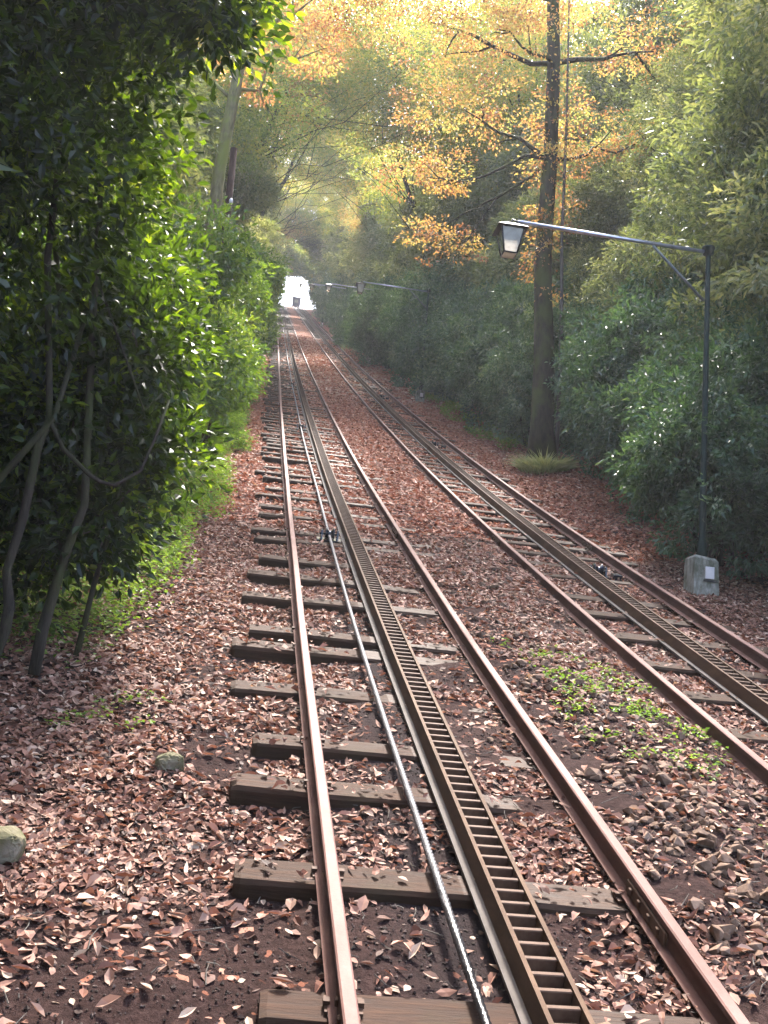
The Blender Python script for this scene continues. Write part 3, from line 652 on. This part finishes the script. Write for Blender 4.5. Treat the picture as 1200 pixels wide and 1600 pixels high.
ar = [(-5.9, 41, 1.3, 3), (-6.2, 55, 1.45, 3), (10.8, 62, 1.35, 3), (-5.6, 74, 1.5, 3), (10.6, 84, 1.4, 3), (-5.5, 98, 1.4, 3), (10.2, 112, 1.2, 3), (-6.2, 34, 1.1, 1), (-5.2, 42, 1.5, 0), (11.5, 47, 1.5, 0), (10.4, 40, 1.3, 1), (13.5, 56, 1.8, 0), (11.5, 64, 1.3, 1), (11.5, 86, 1.3, 0), (10.5, 108, 1.3, 1), (-5.2, 116, 1.4, 0),
      (-5.4, 112, 1.3, 3), (-5.2, 125, 1.2, 3), (8.0, 128, 1.2, 2), (-4.6, 134, 1.2, 2), (7.6, 142, 1.15, 2), (-4.6, 148, 1.15, 2), (7.6, 158, 1.1, 2), (-4.5, 163, 1.1, 2), (7.6, 172, 1.05, 2), (-4.5, 176, 1.05, 2)]
cnt = {}
ar.sort(key=lambda q: q[1])
NM = ['orange-leaved autumn tree', 'yellow-green turning tree', 'low green tunnel-end tree', 'long-limbed yellowing tree']
for i, (x, y, s, k) in enumerate(ar):
    side = 'left' if x < 0 else 'right'; cnt[(k, side)] = cnt.get((k, side), -1) + 1
    place(DE[k], 10 + k, x, y, s, (0 if x < 0 else pi) + r.uniform(-.8, .8), ORD[cnt[(k, side)]] + ' ' + NM[k] + ' arching over from the ' + side + ', counted up the slope', 'tree', 'deciduous trees arching over the track')

# --- the big tree with the mossy trunk on the right
r = np.random.default_rng(71)
gz = float(G(np.array(6.35), np.array(24.1)))
bt = empty('beech_tree', (6.35, 24.1, gz)); tag(bt, 'tall mossy-trunked tree with sparse orange leaves beyond the nearest lamp arm', 'tree')
path = [(0, 0, -.4), (-.05, 0, .8), (-.08, 0, 2.6), (-.2, 0, 4.2), (-.27, 0, 5.4), (-.22, 0, 8.1), (-.27, 0, 10.9), (-.4, 0, 12.8), (-.3, .2, 15.5), (-.1, .2, 17.5)]
ends = [(5, (-2.6, -.3, 8.9), .07), (5, (-3.4, .6, 7.4), .05), (6, (-3.6, .4, 11.8), .08), (6, (2.6, .3, 12.0), .08), (6, (-2.2, -1.6, 10.4), .06), (7, (-4.4, 1.0, 14.2), .09), (7, (2.8, -1, 14), .08), (5, (2.2, .6, 9.2), .06), (8, (-2, 2, 17.4), .06), (7, (-5.6, -.4, 12.6), .08), (5, (-2.8, 1.6, 6.4), .045)]
obj('trunk', trunk_mesh('beech_trunk', path, .33, .12, ends, r, 12), M['bark_moss'], bt)
MB().tube([(.32, -.1, -.3), (.3, -.1, 3), (.16, -.12, 6), (.14, -.1, 9), (.02, -.1, 13)], [.055, .05, .042, .035, .02], 8, True, .1).build('stem', M['bark_grey'], bt, True)
blobs = [(-2.6, -.3, 9.2, 2.0, 1.6, .9), (-3.4, .6, 7.6, 1.5, 1.2, .6), (-3.6, .4, 12.0, 2.2, 1.8, 1.0), (2.4, .3, 12.2, 1.8, 1.6, .9), (-2.2, -1.6, 10.6, 1.8, 1.6, .8), (-4.4, 1.0, 14.3, 2.4, 2.0, 1.2), (2.6, -1, 14.2, 2.0, 1.8, 1.1), (2.0, .6, 9.4, 1.3, 1.2, .6), (-2, 2, 17.2, 2.4, 2.2, 1.3), (-5.4, -.4, 12.8, 2.0, 1.8, .9), (-.4, 0, 13.5, 2.0, 1.8, 1.4), (-2.6, 1.6, 6.2, 1.2, 1.0, .5), (0, 0, 8.5, 1.0, 1.0, 2.5), (-.2, 0, 6.0, .6, .6, 2.5), (-1.2, 1, 16.4, 2.4, 2.0, 1.3), (1.6, .5, 16.6, 2.2, 2.0, 1.2)]
obj('crown', crown_mesh('beech_crown', blobs, 1250, 34, .42, .09, .05, r, .3, 0, (.0, 1.0), (.42, .26)), M['autumn'], bt)

# --- leaning tree on the left and a brown pole
gz = float(G(np.array(-2.35), np.array(24.0)))
le = empty('leaning_tree', (-2.35, 24.0, gz)); tag(le, 'yellow-green mossy trunk leaning right above the left-hand hedge', 'tree')
r = np.random.default_rng(77)
path = [(0, 0, -.4), (.02, 0, 2), (.14, 0, 4.6), (.13, 0, 6.7), (.24, 0, 8.5), (.36, 0, 10.3), (.5, .1, 12.2), (.7, .3, 14.5)]
ends = [(4, (1.9, .6, 11.0), .06), (5, (2.4, 0, 12.6), .07), (5, (-1.6, .5, 12.6), .07), (6, (2.6, .6, 14.8), .06), (6, (-.8, -1, 14.6), .06), (4, (-1.8, 1, 10.6), .05)]
obj('trunk', trunk_mesh('leaning_trunk', path, .21, .1, ends, r, 11), M['bark_pale'], le)
blobs = [(1.9, .6, 11.2, 1.6, 1.6, .9), (2.2, 0, 12.9, 2.0, 1.8, 1.1), (-1.6, .5, 12.8, 1.8, 1.6, 1.1), (2.6, .6, 15, 2.2, 2, 1.2), (-.8, -1, 14.8, 2.2, 2, 1.2), (-1.8, 1, 10.8, 1.4, 1.4, .8), (.6, .3, 15.8, 2, 2, 1.2), (.9, .2, 9.4, .9, .9, .5)]
obj('crown', crown_mesh('leaning_crown', blobs, 620, 26, .42, .115, .06, r, .3, 0, (.0, 1.0), (.42, .22)), M['autumn'], le)
pz = float(G(np.array(-1.62), np.array(20.0)))
po = empty('wooden_pole', (-1.6, 20.0, pz)); tag(po, 'dark reddish-brown wooden pole rising from the left-hand hedge', 'pole')
MB().tube([(.06, 0, -.4), (.02, 0, 2), (-.06, 0, 4.5), (-.1, 0, 6.5)], [.085, .08, .075, .07], 10).build('shaft', M['pole'], po, True)
MB().tube([(-.1, -.05, 5.2), (-.02, -.16, 5.22)], .012, 6).lathe([(.03, 5.18), (.04, 5.22), (.04, 5.26), (.02, 5.3)], -.02, -.17, 8).build('insulator', M['panel'], po, True)

# ------------------------------------------------------------------ fallen leaves
def sleeper_top(x, y):
    """True and height where (x, y) lies on a sleeper"""
    on = np.zeros(len(x), bool)
    for x0, x1, ys_, hw in SLEEPERS:
        if ys_ > 32: continue
        on |= (x > x0) & (x < x1) & (np.abs(y - ys_) < hw)
    return on
def litter_points(n, x0, x1, y0, y1, r, dens):
    x = r.uniform(x0, x1, n); y = r.uniform(y0, y1, n)
    keep = r.uniform(0, 1, n) < dens(x, y); x, y = x[keep], y[keep]
    on = sleeper_top(x, y); keep = ~on | (r.uniform(0, 1, len(x)) < .13); x, y, on = x[keep], y[keep], on[keep]
    rk = np.minimum(np.abs(x - .775), np.abs(x - 3.659)) < .085; x, y, on = x[~rk], y[~rk], on[~rk]
    z = np.where(on, Z(y) - .131, G(x, y)); return np.stack([x, y, z], -1)
def dens_near(x, y):
    d = .34 + .55 * np.clip((y - 3) / 9, 0, 1) + .9 * (vnoise(x * .8, y * .8, 13) - .5) + 1.5 * (vnoise(x * 1.7, y * 1.7, 12) - .5)
    d *= np.where((x > .35) & (x < .95), .45, 1.0) * np.where((x > 1.65) & (x < 2.75) & (y < 7.5), .3, 1.0)
    return np.clip(d, .06, 1)
SLN = unit(np.array([0, -.38, 1.0]))
def litter_mesh(name, P, r, L0, W0, nice):
    n = len(P); a = r.uniform(0, 2 * pi, n)
    N = np.tile(SLN, (n, 1)) + r.normal(size=(n, 3)) * .27
    D = np.stack([np.cos(a), np.sin(a), np.sin(a) * .36 + r.normal(0, .12, n)], -1)
    L = L0 * np.clip(np.exp(r.normal(-.15, .45, n)), .25, 1.7); W = np.minimum(W0 * np.exp(r.normal(0, .35, n)), L * .9)
    P = P + np.tile(SLN, (n, 1)) * r.uniform(.003, .018, n)[:, None]
    D = unit(D)
    P = P - D * L[:, None] * .5
    V, F, k = leaf_arrays(P, D, N, L, W, nice, r.uniform(-.1, .55, n), r.uniform(-.35, .45, n))
    t = np.clip(r.normal(.54, .27, n), 0, 1)
    return np_mesh(name, V, F, np.repeat(t, k))
r = np.random.default_rng(81)
P = litter_points(58000, -2.6, 4.4, 3.0, 7, r, dens_near)
lit = obj('leaf_litter', litter_mesh('leaf_litter', P, r, .055, .029, True), M['litter']); tag(lit, 'dry pinkish-brown fallen leaves strewn over the soil in the foreground', 'leaf litter', kind='stuff')
P = litter_points(110000, -3.2, 6.2, 7, 14, r, dens_near)
lit = obj('middle_leaf_litter', litter_mesh('middle_leaf_litter', P, r, .062, .034, False), M['litter']); tag(lit, 'dry pinkish-brown fallen leaves covering the slope beside the nearest lamp post', 'leaf litter', kind='stuff')
P = litter_points(110000, -2.0, 6.8, 14, 36, r, lambda x, y: np.clip(.85 + .6 * (vnoise(x * 1.2, y * 1.2, 12) - .5), .1, 1))
lit2 = obj('far_leaf_litter', litter_mesh('far_leaf_litter', P, r, .085, .046, False), M['litter_far']); tag(lit2, 'reddish-orange carpet of fallen leaves farther up the slope', 'leaf litter', kind='stuff')
P = litter_points(60000, -1.6, 6.6, 36, 80, r, lambda x, y: np.clip(.85 + .6 * (vnoise(x * 1.2, y * .6, 12) - .5), .1, 1))
lit3 = obj('distant_leaf_litter', litter_mesh('distant_leaf_litter', P, r, .15, .085, False), M['litter_far']); tag(lit3, 'orange-red carpet of fallen leaves in the far part of the avenue', 'leaf litter', kind='stuff')
# single leaves near the camera
LF = []
for k in range(8):
    q = np.zeros((1, 3)); V, F, kk = leaf_arrays(q - [[.05, 0, 0]], np.array([[1., .0, .1]]), np.array([[0., r.normal() * .2, 1.]]), np.array([.082]), np.array([.036 + .01 * (k % 3)]), True, r.uniform(.1, .4), r.uniform(-.25, .3))
    V[:, 2] -= V[:, 2].min()
    me = np_mesh('fallen_leaf', V, F, np.full(len(V), r.uniform(.45, .95))); me.materials.append(M['litter']); LF.append(me)
P = litter_points(900, -1.7, 3.0, 3.3, 7.5, r, lambda x, y: np.full(len(x), .9))[:240]
for i, p_ in enumerate(P):
    o = obj('fallen_leaf', LF[i % 8], None, None, tuple(p_ + SLN * .022)); o.rotation_mode = 'XYZ'
    q = Vector((0, 0, 1)).rotation_difference(Vector(SLN + r.normal(size=3) * .16)) @ Matrix.Rotation(r.uniform(0, 6.28), 3, 'Z').to_quaternion()
    o.rotation_euler = q.to_euler(); s = r.uniform(.7, 1.15); o.scale = (s, s, s)
    tag(o, 'single curled dry brown leaf lying loose in the foreground', 'leaf', 'loose dry leaves in the foreground')
V, F, kk = leaf_arrays(np.array([[-.05, 0, 0]]), np.array([[1., 0, .05]]), np.array([[0., -.2, 1.]]), np.array([.1]), np.array([.065]), True, .2, .2)
me = np_mesh('yellow_leaf', V, F, np.full(len(V), .6)); yl = obj('yellow_leaf', me, M['yellow_leaf'], None, (-.92, 3.86, float(G(np.array(-.92), np.array(3.86))) + .03)); yl.rotation_euler = (.35, 0, .6)
tag(yl, 'bright yellow fallen leaf in the lower left corner', 'leaf')

# ------------------------------------------------------------------ stones
import bmesh
def rock_mesh(seed, n=16, flat=.7):
    r = np.random.default_rng(seed); bm = bmesh.new()
    for p_ in unit(r.normal(size=(n, 3))) * r.uniform(.8, 1.0, n)[:, None] * [1, r.uniform(.65, .95), flat]: bm.verts.new(p_)
    res = bmesh.ops.convex_hull(bm, input=bm.verts)
    for v in [v for v in bm.verts if not v.link_faces]: bm.verts.remove(v)
    bmesh.ops.bevel(bm, geom=list(bm.edges), offset=.025, segments=1, affect='EDGES')
    bmesh.ops.triangulate(bm, faces=bm.faces)
    me = bpy.data.meshes.new('ballast_stone'); bm.to_mesh(me); bm.free(); return me
RK = [rock_mesh(k, 11 + k % 4, .55 + .06 * (k % 4)) for k in range(8)]
RKL = [rock_mesh(100 + k, 9, .6) for k in range(5)]
for me in RK: me.materials.append(M['stone'])
def stone_density(x, y):
    band = np.exp(-((x - 2.15) / .55) ** 2)
    return np.clip(band * np.clip(1.45 - (y - 3) / 9, .05, 1) + .05 * (vnoise(x * 2, y * 2, 33) > .45), 0, 1)
r = np.random.default_rng(91)
x = r.uniform(-1.8, 3.3, 13000); y = 3.1 + 11 * r.uniform(0, 1, 13000) ** 1.25; keep = (r.uniform(0, 1, 13000) < stone_density(x, y)) & ~sleeper_top(x, y)
x, y = x[keep], y[keep]; order = np.argsort(y); x, y = x[order], y[order]
bigm = MB(); tint = []
RV = []
for me in RK:
    V = np.zeros(len(me.vertices) * 3); me.vertices.foreach_get('co', V); RV.append((V.reshape(-1, 3), [tuple(p.vertices) for p in me.polygons]))
Vs, Fs, Ts, off = [], [], [], 0
for i in range(len(x)):
    s = (r.uniform(.02, .06) * (.75 + .5 * r.uniform() ** 3) if x[i] > 1.5 else r.uniform(.012, .035)); z = float(G(x[i], y[i])) + s * (.35 if x[i] > 1.5 else .2)
    k = int(r.integers(8)); R3 = np.array(Matrix.Rotation(r.uniform(0, 6.28), 3, 'Z') @ Matrix.Rotation(r.normal() * .3 + .3, 3, 'X'))
    if i < 230:
        o = obj('ballast_stone', RK[k], None, None, (x[i], y[i], z)); o.rotation_euler = Matrix(R3.tolist()).to_euler(); o.scale = (s, s, s)
        tag(o, 'small angular brown ballast stone lying in the foreground', 'stone', 'loose ballast stones in the foreground')
    else:
        V = RV[k][0] @ R3.T * s + [x[i], y[i], z]; Vs.append(V); Fs += [tuple(q + off for q in f) for f in RV[k][1]]; off += len(V); Ts.append(np.full(len(V), r.uniform()))
me = np_mesh('ballast', np.concatenate(Vs), np.array(Fs), np.concatenate(Ts)); ba = obj('ballast', me, M['stone'])
tag(ba, 'brown ballast stones heaped between the two tracks', 'ballast', kind='stuff')
r = np.random.default_rng(95)
n = 26000; x = r.uniform(-2.4, 3.2, n); y = 3.1 + 6.5 * r.uniform(0, 1, n) ** 1.3; k = ~sleeper_top(x, y); x, y = x[k], y[k]; n = len(x)
s_ = r.uniform(.003, .009, n)[:, None, None] * np.where(r.uniform(0, 1, n) < .08, 2.0, 1.0)[:, None, None]
oc = np.array([(1, 0, 0), (0, 1, 0), (-1, 0, 0), (0, -1, 0), (0, 0, .8), (0, 0, -.8)], float)
V = oc[None] * s_ * r.uniform(.6, 1.3, (n, 6, 1)); a = r.uniform(0, 6.28, n)[:, None]
V = np.stack([V[..., 0] * np.cos(a) - V[..., 1] * np.sin(a), V[..., 0] * np.sin(a) + V[..., 1] * np.cos(a), V[..., 2]], -1) + np.stack([x, y, G(x, y) + .003], -1)[:, None]
F = (np.arange(n)[:, None, None] * 6 + np.array([(0, 1, 4), (1, 2, 4), (2, 3, 4), (3, 0, 4), (1, 0, 5), (2, 1, 5), (3, 2, 5), (0, 3, 5)])[None]).reshape(-1, 3)
tw = MB(); r2 = np.random.default_rng(96)
for q in range(900):
    x_ = r2.uniform(-2.4, 3.2); y_ = 3.2 + 8 * r2.uniform() ** 1.2; a_ = r2.uniform(0, 6.28); l_ = r2.uniform(.03, .14); dx_, dy_ = cos(a_) * l_, sin(a_) * l_
    pts = [(x_ + dx_ * t + r2.normal() * .006, y_ + dy_ * t + r2.normal() * .006, float(G(x_ + dx_ * t, y_ + dy_ * t)) + .012 + abs(r2.normal()) * .006) for t in (-.5, 0, .5)]
    tw.tube(pts, [.003, .0026, .0015], 4)
two = tw.build('fallen_twigs', M['bark_grey']); tag(two, 'thin dry twigs scattered among the fallen leaves', 'twigs', kind='stuff')
cr_ = obj('soil_crumbs', np_mesh('soil_crumbs', V.reshape(-1, 3), F, np.repeat(r.uniform(0, 1, n), 6)), M['crumb']); tag(cr_, 'dark crumbs of earth and grit on the bare soil', 'soil', kind='stuff')
def block(name, x, y, sx_, sy_, sz_, rz, label, mat, seed):
    r = np.random.default_rng(seed); bm = bmesh.new()
    for q in range(26):
        c = r.uniform(-1, 1, 3); c = c / np.abs(c).max() * r.uniform(.8, 1.0); bm.verts.new((c[0] * sx_ * .5, c[1] * sy_ * .5, c[2] * sz_ * .5))
    bmesh.ops.convex_hull(bm, input=bm.verts)
    for v in [v for v in bm.verts if not v.link_faces]: bm.verts.remove(v)
    bmesh.ops.bevel(bm, geom=list(bm.edges), offset=min(sx_, sy_, sz_) * .05, segments=1, affect='EDGES')
    bmesh.ops.subdivide_edges(bm, edges=list(bm.edges), cuts=1)
    for v in bm.verts: v.co += Vector(r.normal(size=3) * min(sx_, sy_, sz_) * .012)
    bmesh.ops.triangulate(bm, faces=bm.faces)
    me = bpy.data.meshes.new(name); bm.to_mesh(me); bm.free()
    o = obj(name, me, mat, None, (x, y, float(G(np.array(x), np.array(y))) + sz_ * .3)); o.rotation_euler = (.25, .05, rz); tag(o, label, 'stone'); return o
block('mossy_stone', -1.45, 5.05, .2, .16, .2, .2, 'large mossy stone block cut by the left edge', M['mossy'], 3)
block('stone_block', -.82, 6.15, .17, .13, .13, -.1, 'pale mossy stone lying alone left of the sleepers', M['mossy'], 4)
block('brown_stone', .62, 3.98, .075, .07, .08, .3, 'brown stone lying between the cable and the rack', M['stone'], 5)
block('brown_stone', .98, 3.98, .07, .1, .07, .5, 'flat brown stone lying right of the rack in the foreground', M['stone'], 6)

# ------------------------------------------------------------------ low plants
def cover(name, pts, r, L, W, hmax, label, cat):
    n = len(pts); P = pts + np.stack([np.zeros(n), np.zeros(n), r.uniform(0, 1, n) ** 1.2 * hmax], -1)
    a = r.uniform(0, 2 * pi, n); D = np.stack([np.cos(a), np.sin(a), r.uniform(-.2, .7, n)], -1); N = np.stack([r.normal(0, .4, n), r.normal(0, .4, n), np.ones(n)], -1)
    V, F, k = leaf_arrays(P, D, N, L * r.uniform(.6, 1.3, n), W * r.uniform(.7, 1.2, n)); t = np.clip(r.normal(.5, .22, n), 0, 1)
    o = obj(name, np_mesh(name, V, F, np.repeat(t, k)), M['groundcover']); tag(o, label, cat, kind='stuff'); return o
r = np.random.default_rng(101)
n = 70000; x = r.uniform(-4.2, -.75, n); y = r.uniform(7.2, 21, n)
edge = -1.48 + .46 * np.clip((y - 7.5) / 7, 0, 1) + .3 * (vnoise(y * .9, y * 0, 44) - .5)
keep = (x < edge + r.normal(0, .07, n)) & (vnoise(x * 2.2, y * 2.2, 45) + r.uniform(0, .5, n) > .32) & (y > 7.9 + r.normal(0, .25, n))
x, y = x[keep], y[keep]
cover('ground_cover', np.stack([x, y, G(x, y)], -1), r, .055, .03, .34, 'bright green low plants carpeting the bank below the left-hand hedge', 'ground cover')
def patch(cx, cy, rx, ry, n, r):
    a = r.uniform(0, 2 * pi, n); q = r.uniform(0, 1, n) ** .6; x = cx + rx * q * np.cos(a); y = cy + ry * q * np.sin(a); k = (vnoise(x * 6, y * 6, 46) > .45) & (vnoise(x * 2.5, y * 2.5, 47) > .38)
    x, y = x[k], y[k]; return np.stack([x, y, G(x, y) + .01], -1)
pts = np.concatenate([patch(2.4, 7.5, .6, 1.2, 2000, r), patch(2.1, 8.5, .3, .4, 160, r), patch(2.2, 5.4, .4, .4, 110, r), patch(1.75, 9.0, .1, .15, 60, r), patch(-1.3, 6.75, .35, .18, 200, r), patch(-1.15, 7.1, .25, .15, 90, r)])
cover('weeds', pts, r, .04, .022, .05, 'small bright green weeds growing among the stones and leaves', 'weeds')
def grass_clump(name, x0, y0, rx, ry, h, n, label, r):
    a = r.uniform(0, 2 * pi, n); q = r.uniform(0, 1, n) ** .8; x = x0 + rx * q * np.cos(a); y = y0 + ry * q * np.sin(a)
    P = np.stack([x, y, G(x, y)], -1); D = np.stack([np.cos(a) * .6 + r.normal(0, .3, n), np.sin(a) * .6 - .2 + r.normal(0, .3, n), np.ones(n) * .9], -1)
    N = np.stack([-np.cos(a), -np.sin(a), np.full(n, .5)], -1)
    V, F, k = leaf_arrays(P, D, N, h * r.uniform(.5, 1.3, n), np.full(n, .022), True, .1, .6); t = np.clip(r.normal(.75, .15, n), 0, 1)
    o = obj(name, np_mesh(name, V, F, np.repeat(t, k)), M['evergreen']); tag(o, label, 'plant'); return o
x = r.uniform(-2.2, -.55, 30000); y = r.uniform(21, 36, 30000); k = (x < -1.0 + .5 * (vnoise(y * .6, y * 0, 49) - .35) + r.normal(0, .06, 30000)) & (vnoise(x * 3, y * 1.2, 48) > .3); x, y = x[k], y[k]
cover('grassy_verge', np.stack([x, y, G(x, y)], -1), r, .1, .03, .4, 'lime green grassy growth along the left hedge foot farther up', 'ground cover')
grass_clump('fern_clump', 6.0, 22.7, .55, .5, .5, 700, 'pale drooping fern mound at the foot of the big tree', r)
x = r.uniform(5.0, 6.6, 14000); y = r.uniform(26, 44, 14000); k = (x > 5.75 + .7 * (vnoise(y * .7, y * 0, 50) - .5)) & (vnoise(x * 3, y * 1.2, 51) > .45); x, y = x[k], y[k]
cover('hedge_foot_plants', np.stack([x, y, G(x, y)], -1), r, .09, .03, .25, 'green low plants along the foot of the right-hand hedge', 'ground cover')

# ------------------------------------------------------------------ top of the slope
hz_ = float(Z(181.0))
hut = empty('small_hut', (3.4, 181.5, hz_)); tag(hut, 'small dark boxy hut in the bright opening at the top of the tracks', 'hut')
MB().box(-.75, .75, -.7, .7, -.4, 2.0, .04).build('wall', M['hut'], hut)
MB().add([(-.82, -.8, 2.004), (.82, -.8, 2.004), (.82, .8, 2.004), (-.82, .8, 2.004), (-.78, 0, 2.22), (.78, 0, 2.22)], [(0, 1, 5, 4), (2, 3, 4, 5), (1, 2, 5), (3, 0, 4), (3, 2, 1, 0)]).build('roof', M['iron'], hut)
MB().box(-.35, .35, -.73, -.701, .9, 1.5).build('window', M['glass'], hut)
MB().tube([(1.15, 0, -.4), (1.15, 0, 2.4)], .07, 8).build('post', M['panel'], hut, True)

# ------------------------------------------------------------------ air
d = Nd('haze_air'); d.n.remove(d.b)
vol = d.new('ShaderNodeVolumePrincipled'); vol.inputs['Color'].default_value = lin(.95, .96, 1.0); vol.inputs['Density'].default_value = HAZE; vol.inputs['Anisotropy'].default_value = .3
d.link(vol.outputs[0], d.out.inputs['Volume'])
hz = MB().box(-162, 162, -82, 402, -13, 112).build('haze', d.m); tag(hz, 'thin pale haze in the air along the slope', 'haze', kind='stuff')
